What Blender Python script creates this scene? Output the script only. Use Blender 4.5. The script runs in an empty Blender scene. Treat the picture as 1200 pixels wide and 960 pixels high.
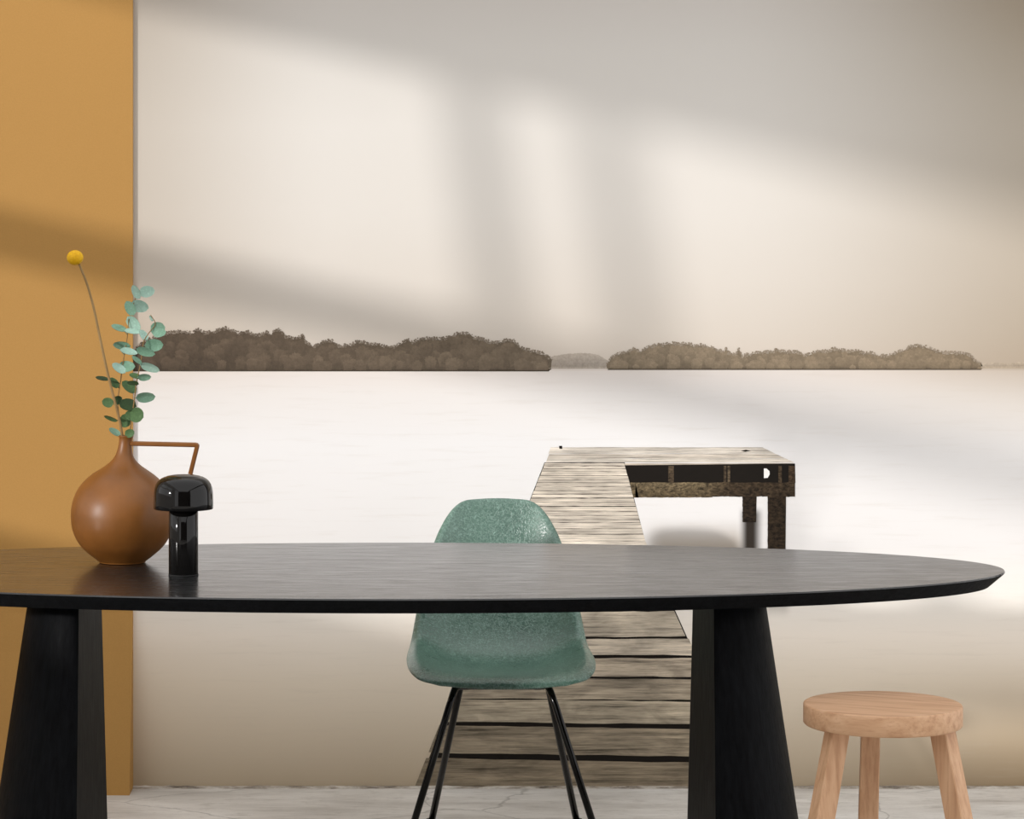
import bpy, bmesh, math, random
from mathutils import Vector, Matrix, noise as mnoise

C = bpy.context.scene.collection
SC = bpy.context.scene
PI = math.pi
random.seed(7)

# ------------------------------------------------------------------ camera, world, sun, exposure
F = 3450.0           # focal length in pixels of the 1200 px wide frame
PX0, PY0 = 480.0, 251.0   # vanishing point of the level camera
CAMY, CAMZ = -7.7, 1.5

cam_d = bpy.data.cameras.new('camera')
cam = bpy.data.objects.new('camera', cam_d); C.objects.link(cam)
cam.location = (0, CAMY, CAMZ)
cam.rotation_euler = (PI / 2, 0, 0)
cam_d.sensor_width = 36.0
cam_d.lens = F / 1200 * 36.0
cam_d.shift_x = (600 - PX0) / 1200
cam_d.shift_y = -(480 - PY0) / 1200
cam_d.clip_start = 0.05
SC.camera = cam

SC.view_settings.view_transform = 'Standard'
SC.view_settings.look = 'None'
SC.view_settings.gamma = 1
SC.view_settings.use_curve_mapping = False
SC.view_settings.exposure = 0.10

world = bpy.data.worlds.new('world'); SC.world = world
world.use_nodes = True
bg = world.node_tree.nodes['Background']
bg.inputs[0].default_value = (1.0, 0.99, 0.988, 1)
bg.inputs[1].default_value = 1.2

sun_dir = Vector((1.0, 0.80, -0.235)).normalized()
sun_d = bpy.data.lights.new('sun', 'SUN')
sun = bpy.data.objects.new('sun', sun_d); C.objects.link(sun)
sun.location = (-6, -5, 3)
sun.rotation_euler = sun_dir.to_track_quat('-Z', 'Y').to_euler()
sun_d.energy = 2.25
sun_d.angle = math.radians(2.3)
sun_d.color = (1.0, 0.97, 0.945)


# ------------------------------------------------------------------ helpers
def W(px, py, Z):
    """a point seen at pixel (px, py) at distance Z from the camera plane"""
    return Vector(((px - PX0) / F * Z, Z + CAMY, CAMZ - (py - PY0) / F * Z))


def lin(c):
    out = []
    for v in c:
        v /= 255.0
        out.append(v / 12.92 if v <= 0.04045 else ((v + 0.055) / 1.055) ** 2.4)
    return out


def rgba(c, k=1.0):
    l = lin(c)
    return (l[0] * k, l[1] * k, l[2] * k, 1.0)


def tag(o, label=None, cat=None, group=None, kind=None):
    if label: o['label'] = label
    if cat: o['category'] = cat
    if group: o['group'] = group
    if kind: o['kind'] = kind
    return o


def obj(name, bm, m, parent=None, smooth=False, recalc=True):
    me = bpy.data.meshes.new(name)
    if recalc:
        bmesh.ops.recalc_face_normals(bm, faces=bm.faces[:])
    bm.to_mesh(me); bm.free()
    o = bpy.data.objects.new(name, me); C.objects.link(o)
    if m: me.materials.append(m)
    if smooth:
        for p in me.polygons: p.use_smooth = True
    if parent: 
        o.parent = parent
        o.matrix_parent_inverse = parent.matrix_basis.inverted()
    return o


def empty(name, loc, label, cat, group=None):
    o = bpy.data.objects.new(name, None); C.objects.link(o)
    o.location = loc
    o.empty_display_size = 0.05
    return tag(o, label, cat, group)


def box(bm, x0, x1, y0, y1, z0, z1):
    v = [bm.verts.new((x, y, z)) for z in (z0, z1) for y in (y0, y1) for x in (x0, x1)]
    for f in ((0, 1, 3, 2), (4, 6, 7, 5), (0, 4, 5, 1), (2, 3, 7, 6), (0, 2, 6, 4), (1, 5, 7, 3)):
        bm.faces.new([v[i] for i in f])


def loft(bm, rings, cap0=True, cap1=True, closed=True):
    vr = [[bm.verts.new(p) for p in r] for r in rings]
    n = len(vr[0])
    for a, b in zip(vr, vr[1:]):
        for i in range(n if closed else n - 1):
            j = (i + 1) % n
            bm.faces.new((a[i], a[j], b[j], b[i]))
    if cap0: bm.faces.new(vr[0][::-1])
    if cap1: bm.faces.new(vr[-1])
    return vr


def lathe(bm, prof, cx, cy, n=64, cap0=True, cap1=True):
    rings = [[(cx + r * math.cos(2 * PI * i / n), cy + r * math.sin(2 * PI * i / n), z) for i in range(n)] for r, z in prof]
    loft(bm, rings, cap0, cap1)


def catmull(pts, n=8):
    pts = [Vector(p) for p in pts]
    out = []
    for i in range(len(pts) - 1):
        p0 = pts[i - 1] if i > 0 else pts[i] * 2 - pts[i + 1]
        p1, p2 = pts[i], pts[i + 1]
        p3 = pts[i + 2] if i + 2 < len(pts) else p2 * 2 - p1
        for k in range(n):
            t = k / n
            out.append(0.5 * ((2 * p1) + (p2 - p0) * t + (2 * p0 - 5 * p1 + 4 * p2 - p3) * t * t + (3 * p1 - p0 - 3 * p2 + p3) * t ** 3))
    out.append(pts[-1])
    return out


def round_path(pts, r, n=6):
    """a polyline with its corners rounded"""
    pts = [Vector(p) for p in pts]
    out = [pts[0]]
    for a, b, c in zip(pts, pts[1:], pts[2:]):
        d1 = min(r, (a - b).length * .48); d2 = min(r, (c - b).length * .48)
        p, q = b + (a - b).normalized() * d1, b + (c - b).normalized() * d2
        for k in range(n + 1):
            t = k / n
            out.append(p * (1 - t) ** 2 + b * 2 * t * (1 - t) + q * t * t)
    out.append(pts[-1])
    return out


def tube(bm, pts, r, n=12, r2=None):
    pts = [Vector(p) for p in pts]
    up = Vector((0.13, 0.31, 0.94)).normalized()
    rings = []
    N = len(pts)
    for i, p in enumerate(pts):
        t = (pts[min(i + 1, N - 1)] - pts[max(i - 1, 0)]).normalized()
        u = t.cross(up)
        if u.length < 1e-3: u = t.cross(Vector((1, 0, 0)))
        u.normalize()
        w = t.cross(u).normalized()
        up = u.cross(t).normalized() if False else up
        rr = r if r2 is None else r + (r2 - r) * i / (N - 1)
        rings.append([p + (u * math.cos(2 * PI * k / n) + w * math.sin(2 * PI * k / n)) * rr for k in range(n)])
    loft(bm, rings)


# ------------------------------------------------------------------ node helpers
class NT:
    def __init__(self, name):
        self.m = bpy.data.materials.new(name)
        self.m.use_nodes = True
        self.t = self.m.node_tree
        self.b = self.t.nodes['Principled BSDF']

    def n(self, typ, **kw):
        nd = self.t.nodes.new(typ)
        for k, v in kw.items(): setattr(nd, k, v)
        return nd

    def link(self, a, b): self.t.links.new(a, b)

    def put(self, s, v):
        if isinstance(v, bpy.types.NodeSocket): self.link(v, s)
        else: s.default_value = v

    def math(self, op, a, b=0.0, c=None, clamp=False):
        nd = self.n('ShaderNodeMath', operation=op, use_clamp=clamp)
        self.put(nd.inputs[0], a); self.put(nd.inputs[1], b)
        if c is not None: self.put(nd.inputs[2], c)
        return nd.outputs[0]

    def smooth(self, v, a, b, lo=0.0, hi=1.0):
        nd = self.n('ShaderNodeMapRange', interpolation_type='SMOOTHSTEP')
        self.put(nd.inputs[0], v)
        nd.inputs[1].default_value = a; nd.inputs[2].default_value = b
        nd.inputs[3].default_value = lo; nd.inputs[4].default_value = hi
        return nd.outputs[0]

    def coords(self, scale=(1, 1, 1), rot=(0, 0, 0), kind='Object'):
        tc = self.n('ShaderNodeTexCoord')
        src = tc.outputs[kind]
        if any(rot):
            mr = self.n('ShaderNodeMapping'); mr.inputs['Rotation'].default_value = rot
            self.link(src, mr.inputs[0]); src = mr.outputs[0]
        mp = self.n('ShaderNodeMapping')
        mp.inputs['Scale'].default_value = scale
        self.link(src, mp.inputs[0])
        return mp.outputs[0]

    def noise(self, vec, scale, detail=4.0, rough=.55, dist=0.0):
        nd = self.n('ShaderNodeTexNoise')
        self.link(vec, nd.inputs['Vector'])
        nd.inputs['Scale'].default_value = scale
        nd.inputs['Detail'].default_value = detail
        nd.inputs['Roughness'].default_value = rough
        nd.inputs['Distortion'].default_value = dist
        return nd.outputs['Fac']

    def ramp(self, fac, stops, interp='LINEAR'):
        nd = self.n('ShaderNodeValToRGB')
        cr = nd.color_ramp; cr.interpolation = interp
        while len(cr.elements) < len(stops): cr.elements.new(0.5)
        for e, (p, c) in zip(cr.elements, stops):
            e.position = p; e.color = c if len(c) == 4 else (*c, 1)
        self.put(nd.inputs[0], fac)
        return nd.outputs[0]

    def mix(self, fac, a, b, mode='MIX'):
        nd = self.n('ShaderNodeMix', data_type='RGBA', blend_type=mode)
        self.put(nd.inputs[0], fac); self.put(nd.inputs[6], a); self.put(nd.inputs[7], b)
        return nd.outputs[2]

    def bump(self, h, strength=.2, dist=.01):
        nd = self.n('ShaderNodeBump')
        nd.inputs['Strength'].default_value = strength
        nd.inputs['Distance'].default_value = dist
        self.link(h, nd.inputs['Height'])
        self.link(nd.outputs[0], self.b.inputs['Normal'])

    def set(self, base=None, rough=None, metal=None, spec=None, coat=None):
        if base is not None: self.put(self.b.inputs['Base Color'], base)
        if rough is not None: self.put(self.b.inputs['Roughness'], rough)
        if metal is not None: self.put(self.b.inputs['Metallic'], metal)
        if spec is not None: self.put(self.b.inputs['Specular IOR Level'], spec)
        if coat is not None: self.put(self.b.inputs['Coat Weight'], coat)
        return self.m


def g(v): return (v, v, v, 1)


# ------------------------------------------------------------------ materials
def mat_ochre():
    n = NT('ochre_paint')
    v = n.coords()
    c = n.mix(n.noise(v, 260, 2), rgba((166, 125, 67)), rgba((180, 137, 76)))
    c = n.mix(n.math('MULTIPLY', n.noise(v, 3, 3), .35), c, rgba((168, 125, 68)))
    n.bump(n.noise(v, 320, 2), .12, .002)
    return n.set(c, .75, spec=.25)


def mat_plain_wall():
    n = NT('white_plaster')
    v = n.coords()
    c = n.mix(n.noise(v, 6, 4), (.72, .70, .67, 1), (.78, .76, .73, 1))
    return n.set(c, .85, spec=.2)


def mat_floor():
    n = NT('grey_concrete')
    v = n.coords()
    v2 = n.coords((1, 3.2, 1))
    a = n.noise(v2, 2.2, 7, .62, .4)
    b = n.noise(v2, 13, 6, .65, .3)
    c = n.ramp(a, [(.3, rgba((176, 171, 165))), (.5, rgba((208, 204, 198))), (.72, rgba((230, 227, 222)))])
    c = n.mix(n.math('MULTIPLY', n.smooth(b, .50, .72), .5), c, rgba((152, 146, 138)))
    c = n.mix(n.math('MULTIPLY', n.smooth(n.noise(v2, 60, 3, .7), .56, .75), .35), c, rgba((120, 114, 108)))
    vo = n.n('ShaderNodeTexVoronoi', feature='DISTANCE_TO_EDGE')
    nd = n.n('ShaderNodeMix', data_type='VECTOR')
    nz = n.n('ShaderNodeTexNoise'); nz.inputs['Scale'].default_value = 3; nz.inputs['Detail'].default_value = 6
    n.link(v, nz.inputs['Vector'])
    nd.inputs[0].default_value = .18
    n.link(v, nd.inputs[4]); n.link(nz.outputs['Color'], nd.inputs[5])
    n.link(nd.outputs[1], vo.inputs['Vector']); vo.inputs['Scale'].default_value = 1.6
    crack = n.smooth(vo.outputs['Distance'], .0, .006, 1, 0)
    c = n.mix(n.math('MULTIPLY', crack, .4), c, rgba((95, 90, 84)))
    n.bump(b, .25, .004)
    return n.set(c, n.ramp(a, [(.3, g(.45)), (.7, g(.65))]), spec=.35)


def mat_cement():
    n = NT('crumbling_cement')
    v = n.coords()
    c = n.ramp(n.noise(n.coords((.3, 1, 1)), 45, 6, .75), [(.32, rgba((70, 60, 50))), (.48, rgba((160, 150, 138))), (.7, rgba((222, 217, 208)))])
    n.bump(n.noise(v, 90, 4), .5, .006)
    return n.set(c, .9, spec=.2)


KP = 0.86   # most printed colours are given as they look in full window light


def pc(c): return rgba(c, KP)


def mat_mural():
    """the printed lake: vertical ink gradients, lightened low down in place of light, with a tan falloff to the right, in wall coordinates"""
    n = NT('mural_print')
    tc = n.n('ShaderNodeTexCoord')
    sp = n.n('ShaderNodeSeparateXYZ'); n.link(tc.outputs['Object'], sp.inputs[0])
    s = F / 7.7
    px = n.math('MULTIPLY_ADD', sp.outputs[0], s, PX0)
    py = n.math('MULTIPLY_ADD', sp.outputs[2], -s, PY0 + CAMZ * s)
    fy = n.math('DIVIDE', py, 960.0, clamp=True)
    stops = [(0, (212, 206, 199)), (60, (222, 217, 210)), (150, (231, 226, 219)), (250, (232, 226, 218)), (330, (229, 221, 211)),
             (390, (224, 214, 202)), (433.5, (219, 206, 192)), (434.5, (240, 231, 224)), (462, (245, 240, 236)), (520, (249, 247, 246)),
             (640, (247, 244, 242)), (690, (256, 252, 245)), (745, (265, 254, 240)), (800, (250, 236, 216)), (860, (228, 212, 189)),
             (927, (196, 178, 152))]  # lower stops raised: ink brightened where too little light reaches the wall
    col = n.ramp(fy, [(p / 960, pc(c)) for p, c in stops])
    # tan falloff on the right, strongest in the sky and at the bottom
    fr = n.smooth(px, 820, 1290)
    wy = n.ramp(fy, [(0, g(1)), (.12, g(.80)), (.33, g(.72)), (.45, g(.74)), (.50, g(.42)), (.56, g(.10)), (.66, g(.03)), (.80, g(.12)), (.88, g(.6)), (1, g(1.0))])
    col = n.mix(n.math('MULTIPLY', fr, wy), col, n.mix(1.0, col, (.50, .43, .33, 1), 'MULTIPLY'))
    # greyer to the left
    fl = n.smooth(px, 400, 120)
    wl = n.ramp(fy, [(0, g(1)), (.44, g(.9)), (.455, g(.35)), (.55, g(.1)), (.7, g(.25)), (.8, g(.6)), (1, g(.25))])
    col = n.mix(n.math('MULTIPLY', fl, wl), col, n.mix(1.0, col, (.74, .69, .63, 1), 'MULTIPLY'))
    # faint horizontal streaks on the water
    cv = n.n('ShaderNodeCombineXYZ')
    n.link(n.math('MULTIPLY', px, .012), cv.inputs[0]); n.link(n.math('MULTIPLY', py, .16), cv.inputs[1])
    st = n.noise(cv.outputs[0], 1.0, 5, .6)
    wat = n.math('MULTIPLY', n.smooth(py, 434, 436), n.smooth(st, .5, .8))
    col = n.mix(n.math('MULTIPLY', wat, .16), col, pc((205, 192, 176)))
    # printed blur of the jetty mirrored in the water
    def band(v, a, b, c, d): return n.math('MULTIPLY', n.smooth(v, a, b), n.smooth(v, c, d, 1, 0))
    r1 = n.math('MULTIPLY', band(px, 742, 780, 858, 884), band(py, 602, 646, 664, 720))
    col = n.mix(n.math('MULTIPLY', r1, .75), col, pc((150, 132, 108)))
    r2 = n.math('MULTIPLY', band(px, 864, 876, 882, 897), band(py, 592, 604, 690, 722))
    col = n.mix(n.math('MULTIPLY', r2, .985), col, pc((42, 33, 24)))
    r3 = n.math('MULTIPLY', band(px, 893, 903, 917, 929), band(py, 640, 650, 690, 728))
    col = n.mix(n.math('MULTIPLY', r3, .85), col, pc((80, 64, 50)))
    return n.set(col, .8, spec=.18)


def mat_trees():
    n = NT('printed_foliage')
    v = n.coords()
    at = n.n('ShaderNodeVertexColor'); at.layer_name = 'Col'
    a = n.noise(v, 70, 5, .7)
    b = n.noise(v, 210, 3, .6)
    c = n.mix(1.0, at.outputs[0], n.ramp(a, [(.3, g(.86)), (.7, g(1.12))]), 'MULTIPLY')
    c = n.mix(1.0, c, n.ramp(b, [(.3, g(.90)), (.7, g(1.10))]), 'MULTIPLY')
    return n.set(c, .8, spec=.18)


def mat_planks(name, fa, fb, dlo):
    n = NT(name)
    at = n.n('ShaderNodeVertexColor'); at.layer_name = 'Col'
    a = n.noise(n.coords(fa), 1.6, 7, .68, .3)
    b = n.noise(n.coords(fb), 2.0, 5, .65, .2)
    d = n.noise(n.coords((5, 1, 16)), 1.5, 5, .6, .8)
    c = n.mix(1.0, at.outputs[0], n.ramp(a, [(.32, g(.30)), (.45, g(1.0)), (.70, g(1.62))]), 'MULTIPLY')
    c = n.mix(1.0, c, n.ramp(b, [(.3, g(.66)), (.5, g(1.05)), (.7, g(1.25))]), 'MULTIPLY')
    c = n.mix(1.0, c, n.ramp(d, [(.3, g(dlo)), (.62, g(1.14))]), 'MULTIPLY')
    return n.set(c, .8, spec=.18)


def mat_darkwood():
    n = NT('printed_dark_timber')
    at = n.n('ShaderNodeVertexColor'); at.layer_name = 'Col'
    a = n.noise(n.coords((20, 1, 34)), 4, 5, .7, .5)
    c = n.mix(1.0, at.outputs[0], n.ramp(a, [(.36, g(.25)), (.5, g(.85)), (.66, g(1.75))]), 'MULTIPLY')
    return n.set(c, .8, spec=.18)


def mat_flat(name, c, rough=.8, spec=.18):
    n = NT(name)
    v = n.coords()
    k = n.noise(v, 40, 3)
    l = rgba(c)
    return n.set(n.mix(k, tuple(x * .92 for x in l[:3]) + (1,), tuple(min(1, x * 1.08) for x in l[:3]) + (1,)), rough, spec=spec)


def mat_blackwood(name, grain, rough, base=(.011, .0105, .010), lo=.55, bump=.22, spec=.5):
    n = NT(name)
    a = n.noise(n.coords(grain), 1.0, 6, .65, .3)
    b = n.noise(n.coords(tuple(x * 3.1 for x in grain)), 1.0, 4, .6, .1)
    c = n.ramp(a, [(.3, (*[x * lo for x in base], 1)), (.7, (*[x * 1.7 for x in base], 1))])
    r = n.ramp(b, [(.3, g(rough - .06)), (.7, g(rough + .10))])
    h = n.math('ADD', n.math('MULTIPLY', a, .6), n.math('MULTIPLY', b, .5))
    n.bump(h, bump, .0015)
    return n.set(c, r, spec=spec)


def mat_oak(name, grain, rot=(0, 0, 0), c0=(176, 131, 96), c1=(200, 158, 122), c2=(212, 172, 137)):
    n = NT(name)
    v = n.coords(grain, rot)
    a = n.noise(v, 1.0, 5, .55, .08)
    b = n.noise(n.coords(tuple(x * 3 for x in grain), rot), 1.0, 4, .6)
    c = n.ramp(a, [(.28, rgba(c0)), (.48, rgba(c1)), (.72, rgba(c2))])
    c = n.mix(n.math('MULTIPLY', n.smooth(b, .52, .7), .5), c, rgba(c0))
    n.bump(b, .12, .001)
    return n.set(c, .5, spec=.35)


def mat_green_shell():
    n = NT('green_fibreglass')
    v = n.coords()
    # strands of glass fibre: thin ridges of a few warped directions
    def strand(rz, sc, dist):
        w = n.n('ShaderNodeTexNoise')
        n.link(n.coords((sc * .08, sc * .8, sc * .8), rz), w.inputs['Vector'])
        w.inputs['Scale'].default_value = 1.0; w.inputs['Detail'].default_value = 2
        w.inputs['Distortion'].default_value = dist
        return n.smooth(n.math('ABSOLUTE', n.math('SUBTRACT', w.outputs['Fac'], .5)), 0, .045, 1, 0)
    s1 = strand((0, .85, .8), 120, .25); s2 = strand((0, -.75, -.7), 135, .25); s3 = strand((0, 1.3, 1.3), 110, .3)
    h = n.math('ADD', n.math('ADD', s1, s2), s3)
    cl = n.noise(v, 9, 4)
    c = n.ramp(cl, [(.3, rgba((60, 92, 79))), (.7, rgba((78, 112, 97)))])
    c = n.mix(n.math('MULTIPLY', h, .30), c, rgba((136, 168, 155)))
    c = n.mix(n.math('MULTIPLY', n.smooth(n.noise(v, 420, 2), .5, .75), .25), c, rgba((62, 90, 80)))
    n.bump(h, .32, .0012)
    return n.set(c, n.ramp(cl, [(.3, g(.26)), (.7, g(.36))]), spec=.95)


def mat_black_gloss(name, rough=.06, col=(.003, .0026, .0024)):
    n = NT(name)
    v = n.coords()
    k = n.noise(v, 24, 3)
    c = n.mix(k, (*col, 1), (*[x * 1.6 for x in col], 1))
    return n.set(c, rough, spec=.36)


def mat_caramel():
    n = NT('caramel_glaze')
    v = n.coords()
    a = n.noise(v, 11, 5)
    sp = n.smooth(n.noise(v, 130, 2), .66, .74)
    c = n.ramp(a, [(.3, rgba((112, 68, 24))), (.7, rgba((134, 84, 34)))])
    c = n.mix(n.math('MULTIPLY', sp, .4), c, rgba((120, 68, 32)))
    n.bump(n.noise(v, 30, 3), .05, .004)
    return n.set(c, n.ramp(a, [(.3, g(.36)), (.7, g(.46))]), spec=.42)


def mat_leaf(name, c0, c1):
    n = NT(name)
    v = n.coords()
    c = n.mix(n.noise(v, 70, 4, .6), rgba(c0), rgba(c1))
    c = n.mix(n.math('MULTIPLY', n.smooth(n.noise(v, 260, 3), .5, .7), .35), c, rgba(tuple(min(255, x * 1.18) for x in c1)))
    n.bump(n.noise(v, 120, 2), .2, .001)
    return n.set(c, .6, spec=.3)


def mat_stem(name, c0, c1):
    n = NT(name)
    c = n.mix(n.noise(n.coords((60, 60, 18)), 1, 3), rgba(c0), rgba(c1))
    return n.set(c, .6, spec=.3)


M = {
    'ochre': mat_ochre(), 'wall': mat_plain_wall(), 'floor': mat_floor(), 'cement': mat_cement(), 'mural': mat_mural(),
    'trees': mat_trees(), 'planks': mat_planks('printed_weathered_wood', (2.0, 1, 60), (7, 1, 170), .66), 'planks_far': mat_planks('printed_far_weathered_wood', (2.6, 1, 150), (9, 1, 360), .86), 'dark': mat_darkwood(),
    'gap': mat_flat('printed_dark_gap', (24, 19, 14)), 'white_print': mat_flat('printed_white', (244, 241, 236)),
    'light_block': mat_flat('light_block_paint', (42, 41, 40), .85, .15),  # invented dark paint of the added front and right walls, subdues reflections
    'frame': mat_flat('white_window_paint', (225, 222, 216), .5, .4),
    'top': mat_blackwood('black_stained_tabletop', (3.2, 60, 60), .20, (.0145, .0148, .0152), bump=.07, spec=.72),
    'leg': mat_blackwood('black_stained_oak_legs', (90, 90, 5), .58, (.0036, .0040, .0048), spec=.05),
    'seat_oak': mat_oak('oak_seat', (5, 70, 70), (0, 0, .4)),
    'leg_oak': mat_oak('oak_leg', (75, 75, 4.5)),
    'shell': mat_green_shell(), 'steel': mat_black_gloss('black_lacquered_steel', .14), 'lamp': mat_black_gloss('black_gloss_lamp', .05),
    'opal': mat_flat('opal_plastic', (225, 220, 210), .4, .4),
    'rubber': mat_flat('black_rubber', (22, 22, 22), .7, .3),
    'caramel': mat_caramel(),
    'leaf_pale': mat_leaf('pale_eucalyptus_leaf', (148, 182, 166), (176, 206, 192)),
    'leaf_mid': mat_leaf('mid_eucalyptus_leaf', (104, 142, 118), (136, 172, 150)),
    'leaf_dark': mat_leaf('dark_eucalyptus_leaf', (58, 84, 50), (92, 122, 78)),
    'leaf_deep': mat_leaf('deep_green_leaf', (28, 46, 22), (48, 70, 36)),
    'twig': mat_stem('brown_twig', (120, 92, 52), (150, 120, 72)),
    'dry_stem': mat_stem('dry_stem', (104, 78, 42), (176, 146, 98)),
    'yellow': mat_leaf('yellow_florets', (196, 140, 0), (236, 184, 16)),
}

# ------------------------------------------------------------------ the room
XL = -2.5            # inner face of the window wall
bm = bmesh.new(); box(bm, XL - .14, 2.6, -9.2, 0.15, -.08, 0)
tag(obj('floor', bm, M['floor']), kind='structure', label='worn grey concrete floor')

bm = bmesh.new(); box(bm, XL - .14, 2.6, 0, .15, 0, 3.4)
tag(obj('wall_back', bm, M['wall']), kind='structure')

# ochre painted pier standing proud of the back wall
PE = (155.5 - PX0) / F * 7.685
bm = bmesh.new()
PIER = [(-.105, 0), (-.080, .12), (-.054, .24), (-.031, .36), (-.017, .46), (-.012, .54), (-.012, 3.4)]   # coved towards the floor
loft(bm, [[(x, y, z) for y, z in PIER] + [(x, 0, 3.4), (x, 0, 0)] for x in (XL, PE)])
0 and bmesh.ops.bevel(bm, geom=[e for e in bm.edges if abs(e.verts[0].co.x - PE) < 1e-4 and abs(e.verts[1].co.x - PE) < 1e-4 and abs(e.verts[0].co.z - e.verts[1].co.z) > 1], offset=.003, segments=2, affect='EDGES')
tag(obj('wall_left', bm, M['ochre']), kind='structure', label='ochre painted pier at the left edge')

# window wall on the left, outside the frame: it lets the low sun in
YA, YB, ZS, ZH = -0.75, -3.75, 0.98, 2.52
bm = bmesh.new()
box(bm, XL - .14, XL, YA, .15, 0, 3.4)
box(bm, XL - .14, XL, -5.2, YB, 0, 3.4)
box(bm, XL - .14, XL, -9.2, -8.8, 0, 3.4)
box(bm, XL - .14, XL, -8.8, -5.2, 0, .12)
box(bm, XL - .14, XL, -8.8, -5.2, 3.1, 3.4)
box(bm, XL - .14, XL, YB, YA, 0, ZS)
box(bm, XL - .14, XL, YB, YA, ZH, 3.4)
tag(obj('wall_side', bm, M['wall']), kind='structure')

bm = bmesh.new(); box(bm, XL - .14, 2.6, -9.34, -9.2, 0, 3.4)  # unseen dark wall added behind the camera to keep black surfaces dark
tag(obj('added_wall_front', bm, M['light_block']), kind='structure')

# right hand wall added outside the frame: darkens reflections, its opening lets light in
bm = bmesh.new()
box(bm, 2.6, 2.74, -9.34, -6.8, 0, 3.4)
box(bm, 2.6, 2.74, -.3, .15, 0, 3.4)
box(bm, 2.6, 2.74, -6.8, -.3, 3.1, 3.4)
tag(obj('added_wall_right', bm, M['light_block']), kind='structure')

win = bpy.data.objects.new('window_1', None); C.objects.link(win); win.location = (XL - .07, (YA + YB) / 2, ZS)
tag(win, kind='structure')


def bar(name, y0, z0, y1, z1, w, d=.05, par=None):
    a, b = Vector((XL - .07, y0, z0)), Vector((XL - .07, y1, z1))
    t = (b - a).normalized(); s = Vector((1, 0, 0)).cross(t) * w / 2; e = Vector((d / 2, 0, 0))
    bm = bmesh.new()
    loft(bm, [[p - s - e, p + s - e, p + s + e, p - s + e] for p in (a, b)])
    return obj(name, bm, M['frame'], par or win)


bar('window_frame', YA - .02, ZS, YA - .02, ZH, .04)
bar('window_frame', YB + .02, ZS, YB + .02, ZH, .04)
bar('window_frame', YB + .04, ZS + .02, YA - .04, ZS + .02, .04)
bar('window_frame', YB + .04, ZH - .02, YA - .04, ZH - .02, .04)
win_b = bpy.data.objects.new('added_window', None); C.objects.link(win_b); win_b.location = (XL - .07, -7.0, .12)
tag(win_b, kind='structure')  # unseen second window, added to bring more light to the lower wall
for a in ((-5.23, .12, -5.23, 3.1), (-7.0, .12, -7.0, 3.1), (-8.77, .12, -8.77, 3.1), (-8.75, .15, -5.25, .15), (-8.75, 3.07, -5.25, 3.07)):
    bar('window_frame', *a, .06, .05, win_b)
bar('transom', YB + .04, 1.80, YA - .04, 1.80, .135, .04)
# two mullions, made to lean so that their shadow bands slant
bar('mullion', -2.185, ZH - .03, -2.26, 1.86, .066, .06)
bar('mullion', -2.46, ZH - .03, -2.545, 1.86, .066, .06)

# rough cement edge where the wall meets the floor
bm = bmesh.new()
N = 420
rings = []
for i in range(N + 1):
    x = PE + (2.58 - PE) * i / N
    k = mnoise.noise(Vector((x * 9, 0, 0))); k2 = mnoise.noise(Vector((x * 47, 3, 0)))
    h = .0032 + .0022 * k + .0028 * max(0, k2); d = .013 + .006 * k + .006 * k2
    rings.append([(x, -.0005, .0), (x, -.0005, h + .0015), (x, -.004 - d * .3, h), (x, -.004 - d, .0)])
loft(bm, rings)
tag(obj('baseboard_back', bm, M['cement']), kind='structure')

# ------------------------------------------------------------------ the mural on the back wall
ZW = 7.7


def Q(px, py, off=0.0):
    p = W(px, py, ZW); p.y = -.002 - off
    return p


mural = None
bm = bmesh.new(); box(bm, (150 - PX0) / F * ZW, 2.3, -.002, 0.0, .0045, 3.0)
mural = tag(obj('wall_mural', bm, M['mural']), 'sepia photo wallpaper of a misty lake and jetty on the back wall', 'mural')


def flat(name, polys, m, parent, off, cols=None):
    """flat printed shapes on the mural: polys of pixel points, one ink colour per polygon or per point"""
    me = bpy.data.meshes.new(name)
    vs, fs, cc = [], [], []
    for k, (pl, o2) in enumerate(polys):
        b = len(vs)
        for (x, y) in pl: vs.append(Q(x, y, off + o2))
        fs.append(list(range(b, b + len(pl))))
        if cols:
            c = cols[k]
            for j in range(len(pl)): cc.append(c[j] if isinstance(c, list) else c)
    me.from_pydata(vs, [], fs)
    o = bpy.data.objects.new(name, me); C.objects.link(o)
    me.materials.append(m)
    # face the room
    bm = bmesh.new(); bm.from_mesh(me)
    bm.normal_update()
    for f in bm.faces:
        if f.normal.y > 0: f.normal_flip()
    bm.to_mesh(me); bm.free()
    if cols:
        ca = me.color_attributes.new('Col', 'FLOAT_COLOR', 'POINT')
        for i, c in enumerate(cc): ca.data[i].color = c
    o.parent = parent
    return o


def skyline(pts, x):
    for a, b in zip(pts, pts[1:]):
        if a[0] <= x <= b[0]:
            t = (x - a[0]) / max(1e-6, b[0] - a[0]); return a[1] + (b[1] - a[1]) * t
    return pts[0][1] if x < pts[0][0] else pts[-1][1]


def mixc(a, b, t): return tuple(a[i] + (b[i] - a[i]) * t for i in range(3))


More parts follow.
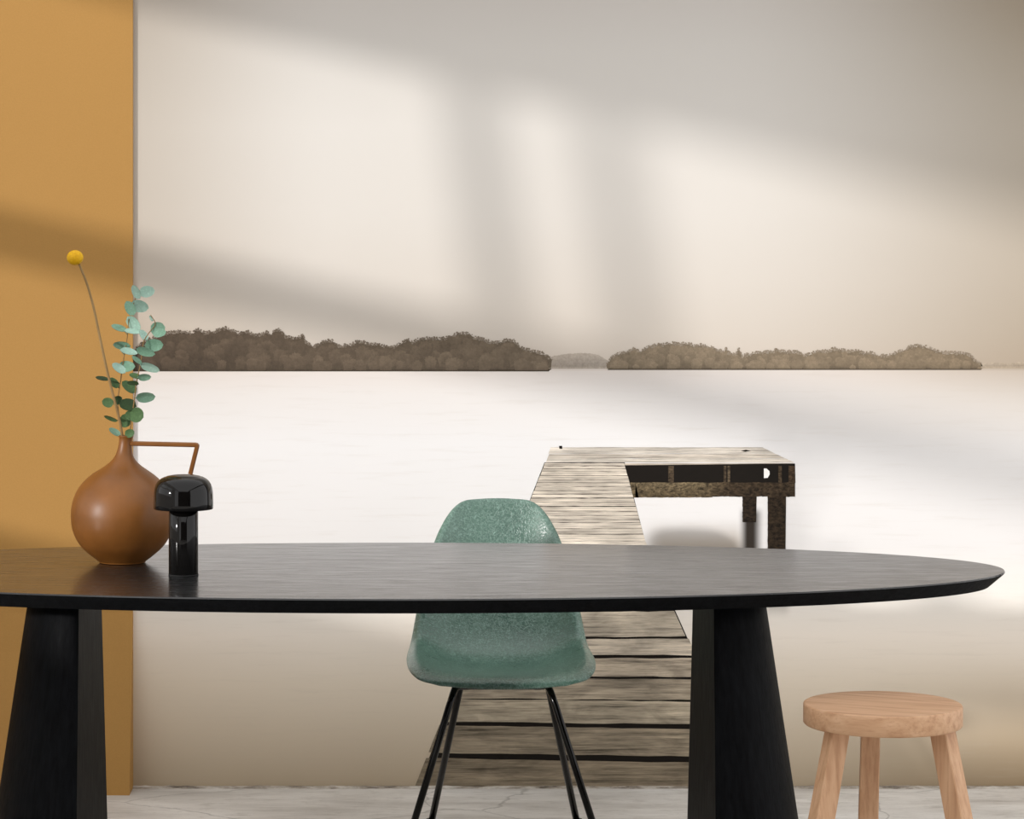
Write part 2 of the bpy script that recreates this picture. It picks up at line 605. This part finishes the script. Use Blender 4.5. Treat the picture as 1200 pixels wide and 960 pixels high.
def islet(pts, base, c_left, c_right, n_crowns, jag=1.0, seed=1):
    rnd = random.Random(seed)
    x0, x1 = pts[0][0], pts[-1][0]
    # the dark mass with a ragged skyline, as thin vertical strips
    polys, cols = [], []
    x = x0; step = 1.6
    prev = None
    xs = []
    while x < x1: xs.append(x); x += step
    xs.append(x1)
    top = [skyline(pts, t) + rnd.uniform(-1.3, 1.1) * jag for t in xs]
    for i in range(len(xs) - 1):
        t = (xs[i] - x0) / (x1 - x0)
        c = mixc(c_left, c_right, t)
        d = [v * .86 for v in c]
        polys.append(([(xs[i], top[i]), (xs[i + 1], top[i + 1]), (xs[i + 1], base - 2), (xs[i], base - 2)], 0))
        cols.append([pc(c), pc(c), pc(d), pc(d)])
    # the shore line
    polys.append(([(x0 + 1, base - 2.2), (x1 - 1, base - 2.2), (x1 - 3, base), (x0, base)], .00002))
    cols.append(pc([v * (.72 if n_crowns else .96) for v in mixc(c_left, c_right, .5)]))
    o = flat('islet', polys, M['trees'], mural, .0003, cols)
    # tree crowns, layer in front of layer
    polys, cols = [], []
    for k in range(n_crowns):
        layer = k / n_crowns
        x = rnd.uniform(x0 + 3, x1 - 4); t = (x - x0) / (x1 - x0)
        s = skyline(pts, x)
        hh = base - s
        cy = s + hh * (.06 + .72 * layer) + rnd.uniform(0, 3)
        r = rnd.uniform(3.2, 8.5) * (1 if hh > 12 else .5)
        r = min(r, hh * .45)
        if cy - r < s - 1: cy = s - 1 + r
        c = mixc(c_left, c_right, t)
        l = rnd.uniform(.94, 1.06) + .03 * layer
        p, q = [], []
        m = 26
        for i in range(m + 1):
            a = PI * i / m
            rr = r * rnd.uniform(.80, 1.16)
            yy = cy - rr * .85 * math.sin(a)
            p.append((x - rr * math.cos(a), yy)); q.append(pc([min(255, v * l * (1.0 + .05 * math.sin(a))) for v in c]))
        yb = min(base - 1.5, cy + r * 1.2)
        p += [(x + r * .8, yb), (x - r * .8, yb)]; q += [pc([v * .93 for v in c])] * 2
        polys.append((p, .00004 + .0003 * layer)); cols.append(q)
    for k in range(n_crowns * 4):           # loose sprigs along the skyline
        x = rnd.uniform(x0 + 2, x1 - 3); t = (x - x0) / (x1 - x0)
        s = skyline(pts, x) + rnd.uniform(-2.4, 1.2); r = rnd.uniform(.5, 1.5)
        c = mixc(mixc(c_left, c_right, t), (190, 178, 164), rnd.uniform(.1, .6))
        polys.append(([(x + r * rnd.uniform(.7, 1.2) * math.cos(a), s + r * rnd.uniform(.7, 1.2) * math.sin(a)) for a in (0, 1.2, 2.4, 3.7, 5)], .0004 + .0006 * k / (n_crowns * 4 + 1))); cols.append(pc(c))
    if n_crowns:
        tag(flat('tree_crowns', polys, M['trees'], o, .0003, cols), kind='stuff')
    return o


SKY_A = [(150, 420), (156, 413), (165, 402), (185, 395), (200, 390), (215, 389), (225, 391), (232, 386), (240, 391), (255, 388), (264, 385), (272, 388),
         (280, 391), (290, 389), (300, 394), (305, 393), (312, 390), (318, 392), (322, 387), (328, 387), (334, 395), (343, 397), (350, 396),
         (355, 394), (358, 401), (367, 407), (375, 403), (382, 400), (390, 400), (397, 406), (410, 405), (418, 401), (425, 401), (432, 404),
         (445, 405), (455, 406), (462, 407), (470, 403), (478, 399), (485, 402), (490, 398), (505, 397), (517, 398), (525, 396), (537, 391),
         (545, 392), (549, 391), (555, 396), (565, 398), (575, 402), (585, 402), (594, 399), (602, 400), (608, 406), (615, 410), (625, 412),
         (632, 414), (640, 416), (645, 424), (646, 430)]
SKY_C = [(712, 428), (716, 420), (722, 416), (735, 413), (743, 409), (750, 414), (758, 408), (768, 405), (780, 404), (788, 402), (795, 404),
         (805, 403), (813, 406), (822, 405), (832, 407), (845, 412), (848, 413), (851, 408), (853, 414), (862, 416), (866, 409), (870, 418), (880, 415), (890, 414), (900, 413), (910, 411),
         (920, 413), (930, 413), (938, 414), (945, 417), (955, 413), (970, 412), (978, 409), (986, 411), (995, 412), (1005, 412), (1012, 415),
         (1020, 414), (1028, 417), (1040, 417), (1050, 414), (1060, 411), (1066, 407), (1075, 406), (1085, 407), (1092, 410), (1100, 413),
         (1110, 414), (1130, 415), (1138, 417), (1143, 424), (1150, 427), (1152, 431)]
islet([(640, 420), (650, 417), (663, 415), (676, 414), (690, 414), (702, 416), (709, 421), (718, 426)], 432, (190, 177, 163), (196, 184, 170), 0, .3, 5)
islet([(1148, 427), (1165, 424.5), (1180, 425.5), (1200, 424), (1240, 424), (1280, 423)], 431.5, (196, 180, 160), (180, 162, 140), 0, .3, 6)
islet(SKY_A, 435.3, (88, 75, 62), (126, 112, 95), 230, 1.0, 11)
islet(SKY_C, 433.6, (142, 127, 107), (134, 118, 97), 200, .9, 12)

# the printed jetty
jetty = flat('jetty', [([(638, 542), (732, 542), (756, 634), (790, 713), (811, 760), (882, 926), (488, 926), (622, 583)], 0)], M['gap'], mural, .0003)


def JL(y): return 646 - .395 * (y - 524)


JR_PTS = [(524, 726), (545, 732), (634, 756), (713, 790), (760, 811), (926, 882)]


def JR(y):
    for a, b in zip(JR_PTS, JR_PTS[1:]):
        if y <= b[0]: return a[1] + (b[1] - a[1]) * (y - a[0]) / (b[0] - a[0])
    return JR_PTS[-1][1]


rj = random.Random(3)


def plank(y0, y1, c, xl=None, xr=None, wob=.35, tilt=0.0, ragged=.5):
    m = 14
    xl0 = (xl or JL)(y0); xl1 = (xl or JL)(y1); xr0 = (xr or JR)(y0); xr1 = (xr or JR)(y1)
    e = rj.uniform(-ragged, ragged) * 2; e2 = rj.uniform(-ragged, ragged)
    tp = [(xl0 + e + (xr0 + e2 - xl0 - e) * i / m, y0 + tilt * (i / m - .5) + rj.uniform(-wob, wob)) for i in range(m + 1)]
    bt = [(xl1 + e + (xr1 + e2 - xl1 - e) * i / m, y1 + tilt * (i / m - .5) + rj.uniform(-wob, wob)) for i in range(m + 1)]
    polys = [([tp[i], tp[i + 1], bt[i + 1], bt[i]], 0) for i in range(m)]
    cols = []
    gy_ = sum(c) / 3; c = [v * .78 + gy_ * .22 for v in c]
    ph = rj.uniform(0, 9)
    for i in range(m):
        f = lambda k: 1 + .13 * mnoise.noise(Vector((k * .35 + ph, y0 * .1, 0)))
        a, b = [v * f(i) for v in c], [v * f(i + 1) for v in c]
        cols.append([pc(a), pc(b), pc(b), pc(a)])
    return flat('printed_plank', polys, M['planks' if y0 > 690 else 'planks_far'], jetty, .0006, cols)


# cross deck at the far end
def DR(y): return 893 + 38 * (y - 524) / 18.5


for y0, y1, c in ((524.2, 531.6, (204, 193, 178)), (532.0, 537.0, (198, 185, 168)), (537.2, 542.0, (205, 194, 178))):
    plank(y0, y1, c, None, DR, .25)
plank(542.9, 545.3, (188, 172, 152), lambda y: 732, lambda y: 930, .2, ragged=.2)
# walkway, far to near
gy = [542.9, 546.5, 549.5, 553, 557.5, 562, 566, 570.7, 575, 579.5, 584.2, 589, 594, 600, 604.5, 609, 612.8, 619.8, 626.4, 634.3, 643, 652, 662, 673, 686, 699]
for a, b in zip(gy, gy[1:]):
    gp = .9 if b in (584.2, 626.4, 594, 643) else .35
    l = rj.uniform(.92, 1.06)
    base = (203, 189, 170) if a < 600 else (210, 196, 177)
    plank(a, b - gp, [v * l for v in base], None, None, .25, 0, .2)
for y0, y1, c in ((700, 714, (190, 175, 152)), (716.5, 746, (196, 180, 156)), (748.5, 767.8, (205, 188, 164)), (771, 792.6, (186, 168, 143)),
                  (795.2, 819.4, (172, 155, 130)), (820.8, 847.5, (176, 160, 134)), (852.5, 884.5, (146, 130, 106)), (891.5, 926, (142, 125, 100))):
    plank(y0, y1, c, None, None, .6, max(0, (y0 - 745) * .045), 2.2)
# knots and a cut-out on the far deck, and a mooring stub
flat('printed_knot', [([(868, 528), (874, 527), (880, 528.3), (873, 529.5)], 0)], M['gap'], jetty, .0009)
flat('printed_stub', [([(655, 522.6), (658.5, 522.4), (659, 526), (655.5, 526)], 0)], M['gap'], jetty, .0009)

# the dark side of the cross deck: fascia, joists, lower beam and posts
flat('printed_fascia', [([(732, 545.3), (931.5, 543.2), (932, 566), (738, 566)], 0)], M['gap'], jetty, .0007)
DK = (58, 46, 33)
for x0, x1, c in ((783, 789.5, (86, 72, 56)), (848, 851, (80, 67, 52)), (852.5, 855.5, (96, 82, 64)), (912, 916, (80, 66, 50)), (924, 931.5, (72, 57, 42))):
    flat('printed_joist', [([(x0, 546), (x1, 546), (x1, 566), (x0, 566)], 0)], M['dark'], jetty, .0009, [pc(c)])
flat('printed_opening', [([(895, 549), (898, 549), (901.5, 552), (901.8, 556), (899.5, 560), (895, 560.3)], 0)], M['white_print'], jetty, .0009)
xs = [738 + (931.5 - 738) * i / 30 for i in range(31)]
polys, cols = [], []
for i in range(30):
    u = xs[i]
    mottled = max(0, 1 - max(0, u - 815) / 40)
    c = mixc((70, 57, 42), (122, 107, 82), mottled); cb = mixc((60, 48, 35), (96, 82, 60), mottled)
    s0 = (566 - 566) * .3
    polys.append(([(xs[i] + 0, 565.4 + .3 * math.sin(i)), (xs[i + 1], 565.4 + .3 * math.sin(i + 1)), (xs[i + 1] + (4 if i < 1 else 0), 583 - (1 if i > 14 else 0) + rj.uniform(-.5, .5)), (xs[i] + (4 if i < 1 else 0), 583 - (1 if i > 14 else 0))], 0))
    cols.append([pc(c), pc(c), pc(cb), pc(cb)])
flat('printed_beam', polys, M['dark'], jetty, .0010, cols)
for x0, x1, y1, c in ((870, 886.5, 612, (46, 36, 26)), (899.5, 921, 648, (52, 41, 29))):
    polys, cols = [], []
    m = 10
    for i in range(m):
        a, b = 581.5 + (y1 - 581.5) * i / m, 581.5 + (y1 - 581.5) * (i + 1) / m
        k = -.6 * i / m
        polys.append(([(x0 + rj.uniform(-.3, .3), a), (x1 + k, a), (x1 + k - .06, b), (x0 + rj.uniform(-.3, .3), b)], 0)); cols.append(pc(c))
    flat('printed_post', polys, M['dark'], jetty, .0008, cols)

# ------------------------------------------------------------------ the table
TX, TY, TZ = -0.0275, 6.31 + CAMY, 0.74
table = empty('dining_table', (TX, TY, 0), 'long oval black-stained wooden dining table on two tapering pedestal legs', 'table')
A, B = 1.30, 0.50
bm = bmesh.new()
n = 200


def oval(a, b, z, p=2.0):
    out = []
    for i in range(n):
        t = 2 * PI * i / n
        c, s = math.cos(t), math.sin(t)
        out.append((TX + a * math.copysign(abs(c) ** (2 / p), c), TY + b * math.copysign(abs(s) ** (2 / p), s), z))
    return out


loft(bm, [oval(A - .034, B - .034, TZ - .033), oval(A - .002, B - .002, TZ - .0055), oval(A, B, TZ - .003), oval(A - .0015, B - .0015, TZ)])
top = obj('tabletop', bm, M['top'], table)
top.data.materials.append(M['leg'])
for p in top.data.polygons: p.material_index = 0 if p.normal.z > .3 else 1


def pedestal(sign):
    bm = bmesh.new()
    m = 48
    x_in = TX + sign * .657
    rings = []
    for k in range(13):
        t = k / 12                       # 0 at the floor, 1 under the top
        z = .0 + (TZ - .033) * t
        a = .238 + (.126 - .238) * t
        h = (.335 + (.215 - .335) * t)
        xi = x_in - sign * .006 * (1 - t)
        ring = []
        for i in range(m + 1):
            th = -PI / 2 + PI * i / m
            ring.append((xi + sign * a * abs(math.cos(th)) ** .92, TY + h * math.sin(th), z))
        rings.append(ring)
    loft(bm, rings)
    o = obj('leg', bm, M['leg'], table)
    for p in o.data.polygons: p.use_smooth = abs(p.normal.x) < .999 and abs(p.normal.z) < .9 and not (p.normal.x * sign < -.9)
    return o


pedestal(1); pedestal(-1)

# ------------------------------------------------------------------ the green shell chair
CX, CY = 0.217, 6.84 + CAMY
chair = empty('shell_chair', (CX, CY + .2, 0), 'sage green moulded shell chair with black steel legs behind the table', 'chair')


def shell_surface():
    # profile: front lip to the top of the back; (y, z, half width, side raise)
    # arc parameter along the seat pan and the back, then width and side raise as smooth functions of it
    P = [(.000, .3955), (.004, .4075), (.016, .4160), (.036, .4195), (.07, .4185), (.12, .4140), (.18, .4090), (.25, .4060), (.31, .4100), (.352, .430),
         (.378, .470), (.395, .530), (.410, .590), (.424, .650), (.436, .705), (.446, .750), (.452, .778), (.455, .790), (.459, .7965)]
    WD = [(0, .146), (.018, .184), (.045, .206), (.09, .2185), (.16, .2245), (.24, .2265), (.34, .2245), (.44, .219), (.54, .211), (.64, .199), (.74, .183), (.82, .166),
          (.88, .1495), (.925, .132), (.955, .117), (.975, .103), (.99, .088), (1.0, .074)]
    RS = [(0, .002), (.05, .009), (.12, .024), (.25, .044), (.4, .056), (.52, .062), (.62, .062), (.75, .050), (.87, .030), (.95, .012), (1.0, .003)]
    pts = catmull([Vector((p[0], p[1], 0)) for p in P], 3)
    ln = [0]
    for a, b in zip(pts, pts[1:]): ln.append(ln[-1] + (b - a).length)

    def lerp(T, u):
        cs = catmull([Vector((t[0], t[1], 0)) for t in T], 6)
        for a, b in zip(cs, cs[1:]):
            if a.x <= u <= b.x + 1e-9: return a.y + (b.y - a.y) * (u - a.x) / max(1e-9, b.x - a.x)
        return T[-1][1]
    wid = [Vector((lerp(WD, l / ln[-1]), lerp(RS, l / ln[-1]), 0)) for l in ln]
    return pts, wid


pts, wid = shell_surface()
NV = 48
rows = []
for i, (p, w) in enumerate(zip(pts, wid)):
    t = (pts[min(i + 6, len(pts) - 1)] - pts[max(i - 6, 0)])
    ty, tz = t.x, t.y
    L = math.hypot(ty, tz)
    ny, nz = -tz / L, ty / L              # up on the seat, forward on the back
    if i < 8:                              # the front lip curls down but its sides still lift upward
        f = i / 8
        ny, nz = ny * f, nz * f + (1 - f)
    row = []
    for k in range(NV + 1):
        v = -1 + 2 * k / NV
        av = abs(v)
        # dished section, a flat rolled rim at the sides
        if av < .88: s = (av / .88) ** 3.0
        else: s = 1.0 + .10 * math.sin((av - .88) / .12 * PI * .5) - .42 * ((av - .88) / .12) ** 2
        inner = min(1, i / 14) if i < 14 else 1
        x = w.x * v
        row.append(Vector((CX + x, CY + p.x + ny * w.y * s, p.y + nz * w.y * s - .0055 * v * v * max(0, (i / (len(pts) - 1) - .8) / .2) ** 2 + .006 * v * v * max(0, 1 - i / 6))))
    rows.append(row)
bm = bmesh.new()
vr = [[bm.verts.new(p) for p in r] for r in rows]
for a, b in zip(vr, vr[1:]):
    for k in range(NV):
        bm.faces.new((a[k], a[k + 1], b[k + 1], b[k]))
shell = obj('seat_shell', bm, M['shell'], chair, True)
sol = shell.modifiers.new('thickness', 'SOLIDIFY'); sol.thickness = .006; sol.offset = -1
sub = shell.modifiers.new('subdivision', 'SUBSURF'); sub.levels = 1; sub.render_levels = 1

R = .0085
for s in (-1, 1):
    for front in (True, False):
        if front:
            pp = [(CX + s * .100, CY + .17, .386), (CX + s * .112, CY + .050, .388), (CX + s * .236, CY - .045, .0)]
        else:
            pp = [(CX + s * .094, CY + .17, .386), (CX + .012 + s * .100, CY + .275, .388), (CX + .015 + s * .180, CY + .385, .0)]
        bm = bmesh.new(); tube(bm, round_path(pp, .035, 8), R, 14)
        lg = obj('leg', bm, M['steel'], chair, True)
        bm = bmesh.new(); x, y, z = pp[-1]
        lathe(bm, [(.014, .0), (.015, .004), (.011, .016)], x, y, 16)
        obj('foot_glide', bm, M['rubber'], lg, True)
for y in (.10, .24):
    bm = bmesh.new(); tube(bm, [(CX - .101, CY + y, .386), (CX + .101, CY + y, .386)], .0075, 12)
    obj('cross_bar', bm, M['steel'], chair, True)
for sx in (-.085, .085):
    for y in (.115, .225):
        bm = bmesh.new(); lathe(bm, [(.016, .378), (.018, .384), (.018, .404)], CX + sx, CY + y, 16)
        obj('shock_mount', bm, M['rubber'], chair, True)

# ------------------------------------------------------------------ the stool
SZ = 5.80
SX, SY = (1034.5 - PX0) / F * SZ, SZ + CAMY
ST = CAMZ - (824.5 - PY0) / F * SZ
k_ = SZ / F                      # metres per pixel at the stool
stool = empty('stool', (SX, SY, 0), 'round pale oak stool with splayed square legs at the right end of the table', 'stool')
bm = bmesh.new()
r = 92.5 * k_; th = 24.5 * k_
lathe(bm, [(r - .003, ST - th), (r, ST - th + .003), (r, ST - .003), (r - .0008, ST - .0012), (r - .003, ST)], SX, SY, 96)
o = obj('seat', bm, M['seat_oak'], stool)
for p in o.data.polygons: p.use_smooth = abs(p.normal.z) < .9


def stool_leg(pt_top, pt_bot, w0, w1, yaw):
    """square leg: top and floor centre points, widths, turned by yaw about its own axis"""
    a, b = Vector(pt_top), Vector(pt_bot)
    bm = bmesh.new(); rings = []
    c, s = math.cos(yaw), math.sin(yaw)
    ch = .10
    prof = [(-1, -1 + ch), (-1 + ch, -1), (1 - ch, -1), (1, -1 + ch), (1, 1 - ch), (1 - ch, 1), (-1 + ch, 1), (-1, 1 - ch)]
    for t in (1, 0):
        p = a + (b - a) * t; w = (w0 + (w1 - w0) * t) / 2
        rings.append([(p.x + (c * x - s * y) * w, p.y + (s * x + c * y) * w, p.z) for x, y in prof])
    loft(bm, rings)
    return obj('leg', bm, M['leg_oak'], stool)


zt = ST - th
lx = lambda px: (px - 1034.5) * k_ + SX
stool_leg((lx(978), SY - .045, zt), (lx(917), SY - .12, 0), .038, .044, .30)
stool_leg((lx(1099), SY - .045, zt), (lx(1148), SY - .12, 0), .038, .044, -.75)
stool_leg((lx(1028.5), SY + .085, zt), (lx(1028), SY + .16, 0), .037, .042, -.12)

# ------------------------------------------------------------------ vase
VZ = 6.42
kv = VZ / F
vb = W(143.5, 664, VZ); vb.z = TZ
VX, VY = vb.x, vb.y
vase = empty('vase', (VX, VY, TZ), 'caramel brown round-bellied ceramic vase with slim neck and square handle', 'vase')


def vz(py): return TZ + (665.5 - py) * kv


prof = [(24.5, 665.4), (27.0, 664.8), (27.6, 663.6), (29.5, 662.2), (34, 658.8), (40, 654), (47, 647.5), (52.5, 640), (56.5, 632), (59.2, 623), (60.2, 613), (60, 603.5), (58.2, 593.5),
        (55, 584.5), (50.5, 576.5), (44, 569), (36, 562), (28.5, 557), (21.5, 552.3), (16, 547.6), (12.2, 543), (9.8, 538), (8.4, 532), (7.7, 526), (7.8, 521), (8.6, 518), (8.9, 516.9), (8.2, 516.4)]
inner = [(6.6, 517.2), (6.0, 521), (6.0, 532), (8, 539), (14, 549), (34, 567), (54, 600), (54, 620), (40, 648), (20, 658)]
bm = bmesh.new()
pr = [Vector((r_, y_, 0)) for r_, y_ in prof]
sm = catmull(pr, 3)
rings_prof = [(p.x * kv, vz(p.y)) for p in sm] + [(r_ * kv, vz(y_)) for r_, y_ in inner]
lathe(bm, rings_prof, VX, VY, 72)
# lean the neck a little to the right as in the photo
for v in bm.verts:
    if v.co.z > vz(560): v.co.x += (v.co.z - vz(560)) * .10
obj('body', bm, M['caramel'], vase, True)
bm = bmesh.new()
hp = [W(153, 519.8, VZ), W(231.5, 521.5, VZ), W(222.5, 558, VZ), W(219, 588, VZ), W(199, 607, VZ)]
hp2 = round_path(hp, .004, 3)
rings = []
for i, p in enumerate(hp2):
    t = (hp2[min(i + 1, len(hp2) - 1)] - hp2[max(0, i - 1)]).normalized()
    nrm = Vector((-t.z, 0, t.x))
    if nrm.z < 0 and abs(nrm.z) > .5: nrm = -nrm
    nrm = Vector((t.z, 0, -t.x)) if False else Vector((-t.z, 0, t.x))
    w = .0046; d = .011
    e = Vector((0, 1, 0))
    rings.append([p + nrm * w * a + e * d * b for a, b in ((-1, -.75), (-.6, -1), (.6, -1), (1, -.75), (1, .75), (.6, 1), (-.6, 1), (-1, .75))])
loft(bm, rings)
obj('handle', bm, M['caramel'], vase)

# ------------------------------------------------------------------ table lamp
LZ = 6.195
kl = LZ / F
LX, LY = (215 - PX0) / F * LZ, LZ + CAMY
lamp = empty('table_lamp', (LX, LY, TZ), 'glossy black mushroom-shaped table lamp beside the brown vase', 'lamp')
z0 = TZ
bm = bmesh.new()
lathe(bm, [(.0308, z0), (.0316, z0 + .0008), (.0316, z0 + .003)], LX, LY, 64); obj('base', bm, M['rubber'], lamp, True)
bm = bmesh.new()
lathe(bm, [(.0300, z0 + .003), (.0310, z0 + .004), (.0310, z0 + .150), (.030, z0 + .151)], LX, LY, 64)
o = obj('stem', bm, M['lamp'], lamp)
for p in o.data.polygons: p.use_smooth = abs(p.normal.z) < .9
bm = bmesh.new()
out = [(.0622, .140), (.0630, .1410), (.0629, .152), (.0626, .166), (.0621, .175), (.0608, .1838), (.0580, .1920), (.0534, .1988), (.0475, .2035), (.0425, .2060),
       (.0414, .2064), (.0405, .2057), (.0395, .2062), (.034, .2092), (.020, .2116), (.004, .2122)]
inn = [(.004, .200), (.030, .197), (.046, .190), (.055, .178), (.059, .160), (.0600, .1412)]
lathe(bm, [(r_, z0 + z_) for r_, z_ in inn[::-1] + []][::-1] and [(r_, z0 + z_) for r_, z_ in out], LX, LY, 80, False, True)
lathe(bm, [(r_, z0 + z_) for r_, z_ in [(.0622, .140)] + inn[::-1]], LX, LY, 80, False, True)
bmesh.ops.remove_doubles(bm, verts=bm.verts[:], dist=1e-5)
obj('shade', bm, M['lamp'], lamp, True)
bm = bmesh.new()
lathe(bm, [(.0316, z0 + .1500), (.0588, z0 + .1500), (.0588, z0 + .1520), (.0316, z0 + .1520)], LX, LY, 48, False, False)
obj('diffuser', bm, M['opal'], lamp)

# ------------------------------------------------------------------ flower and branches in the vase
PZ = VZ
NX = 149.5


def stem_path(pxs, depth):
    out = []
    N = len(pxs) - 1
    for i, (x, y) in enumerate(pxs):
        t = i / N
        out.append(W(x, y, PZ + depth * t))
    return catmull(out, 6)


flower = empty('dried_flower', W(148, 517, PZ), 'single dried yellow globe flower on a long thin stem in the vase', 'flower')
sp_ = stem_path([(149, 548), (147.5, 530), (144, 515), (139.5, 490), (133, 465), (126, 437), (120.5, 412), (115.5, 388), (110, 362), (102, 333), (92.5, 309)], -.03)
bm = bmesh.new(); tube(bm, sp_, .0031, 8, .0024)
for c in (sp_[28], sp_[36], sp_[14]):
    bmesh.ops.create_icosphere(bm, subdivisions=1, radius=.0031, matrix=Matrix.Translation(c))
obj('stem', bm, M['dry_stem'], flower, True)
hc = W(88, 302, PZ - .03)
bm = bmesh.new()
bmesh.ops.create_icosphere(bm, subdivisions=4, radius=1.0)
Rr = 8.6 * kv
dirs = []
for i in range(150):
    zz = 1 - 2 * (i + .5) / 150; ph = i * 2.399963; q = math.sqrt(1 - zz * zz)
    dirs.append(Vector((q * math.cos(ph), q * math.sin(ph), zz)))
for v in bm.verts:
    d = max(v.co.dot(q) for q in dirs)
    h = max(0, (d - .985) / .015)
    v.co = v.co * (Rr * (1 + .085 * h))
    v.co.x *= 1.06; v.co.z *= .97
    v.co += hc
obj('flower_head', bm, M['yellow'], flower, True)


def leaf_mesh(cx, cy, a, b, ang, depth, anchor):
    """a rounded eucalyptus leaf seen at pixel (cx, cy): half axes in pixels, long axis turned by ang degrees"""
    rnd = random.Random(int(cx * 31 + cy * 17))
    Zl = PZ + depth
    c = W(cx, cy, Zl)
    kk = Zl / F
    al = math.radians(-ang)
    u = Vector((math.cos(al), 0, math.sin(al)))
    anc = Vector(anchor)
    if (anc - c).dot(u) > 0: u = -u          # u points from the stem end to the tip
    v = Vector((u.z, 0, -u.x))
    A_ = a * kk
    real = max(b * kk, A_ * .72)
    tilt = math.acos(min(1, b * kk / real)) * (1 if rnd.random() < .7 else -1)
    vv = v * math.cos(tilt) + Vector((0, 1, 0)) * math.sin(tilt)
    nn = u.cross(vv).normalized()
    if nn.y > 0: nn = -nn
    bm = bmesh.new()
    rows = []
    cols_ = 4
    nr = 9
    for i in range(nr + 1):
        t = -1 + 2 * i / nr
        wv = math.sqrt(max(0, 1 - t * t)) * (1 - .10 * t)
        row = []
        for j in range(-cols_, cols_ + 1):
            s = j / cols_ * wv
            cup = .16 * real * (s * s) + .10 * A_ * t * t
            p = c + u * (A_ * t) + vv * (real * s) + nn * (cup - .02 * A_ * (abs(s) < .01))
            row.append(p)
        rows.append(row)
    rows[0] = [rows[0][cols_]] * (2 * cols_ + 1); rows[-1] = [rows[-1][cols_]] * (2 * cols_ + 1)
    for side, off in ((0, .0003), (1, -.0003)):
        vr = [[bm.verts.new(p + nn * off) for p in r] for r in rows]
        for p, q in zip(vr, vr[1:]):
            for j in range(2 * cols_): bm.faces.new((p[j], p[j + 1], q[j + 1], q[j]))
    bmesh.ops.remove_doubles(bm, verts=bm.verts[:], dist=1e-6)
    bmesh.ops.dissolve_degenerate(bm, edges=bm.edges[:], dist=1e-7)
    # petiole
    base = c - u * A_
    tube(bm, [base + u * A_ * .25, base, anc], .0008, 5)
    return bm


def branch(name, label, path, depth, leaves):
    root = empty(name, W(*path[1], PZ), label, 'branch', )
    sp = stem_path(path, depth)
    bm = bmesh.new(); tube(bm, sp, .0016, 8, .0008)
    obj('stem', bm, M['twig'], root, True)
    for (zx, zy, a, b, ang, mt) in leaves:
        cx, cy, a, b = zx / 4, 270 + zy / 4, a / 4, b / 4
        near = min(sp, key=lambda p: (p - W(cx, cy + 3, PZ + depth * .5)).length)
        d = (near.y - CAMY) - PZ + random.uniform(-.012, .012)
        lf = obj('leaf', leaf_mesh(cx, cy, a, b, ang, d, near), M['leaf_' + mt], root, True, recalc=False)


branch('eucalyptus_branch', 'taller eucalyptus branch with round pale green leaves, rising along the wall edge',
       [(149.5, 548), (147, 522), (141.5, 500), (138, 472), (141.5, 445), (145, 420), (149, 396), (151, 376), (156, 358), (161, 344)], .02,
       [(690, 287, 37, 27, -8, 'pale'), (640, 288, 36, 20, 62, 'pale'), (655, 354, 44, 29, 12, 'pale'), (608, 366, 38, 22, 62, 'mid'),
        (628, 436, 44, 27, 48, 'pale'), (556, 460, 38, 13, 20, 'mid'), (622, 477, 40, 11, 8, 'pale'), (571, 537, 42, 20, 5, 'mid'),
        (604, 571, 42, 14, 14, 'pale'), (594, 640, 40, 25, 0, 'mid'), (556, 648, 38, 17, 35, 'pale'), (478, 697, 32, 8, 12, 'deep'), (533, 716, 32, 16, 45, 'dark'),
        (505, 807, 28, 23, 15, 'dark'), (552, 796, 24, 20, -30, 'deep'), (520, 880, 34, 11, 20, 'dark'), (588, 893, 30, 32, 20, 'dark'), (537, 947, 32, 12, 32, 'mid')])
branch('eucalyptus_branch', 'shorter eucalyptus branch leaning right over the lake picture, rounder leaves at its tip',
       [(150.5, 548), (150, 522), (153, 500), (157, 472), (160, 448), (165, 425), (168, 402), (174, 391), (182, 380), (176.5, 369)], -.025,
       [(740, 462, 36, 33, -15, 'mid'), (748, 482, 32, 20, -10, 'mid'), (722, 537, 44, 30, -3, 'mid'), (684, 566, 46, 22, 15, 'mid'), (672, 492, 30, 15, 55, 'pale'), (705, 640, 48, 21, 18, 'pale'),
        (640, 610, 30, 9, 40, 'mid'), (677, 687, 32, 17, -4, 'mid'), (632, 684, 28, 11, 15, 'dark'), (604, 736, 42, 20, 38, 'dark'), (622, 718, 28, 9, 5, 'deep'),
        (683, 780, 46, 25, -5, 'mid'), (598, 818, 42, 27, 10, 'deep'), (642, 866, 33, 36, 20, 'dark'), (612, 866, 26, 24, -35, 'dark'), (608, 951, 24, 20, -20, 'dark'), (709, 412, 15, 6, 65, 'pale')])
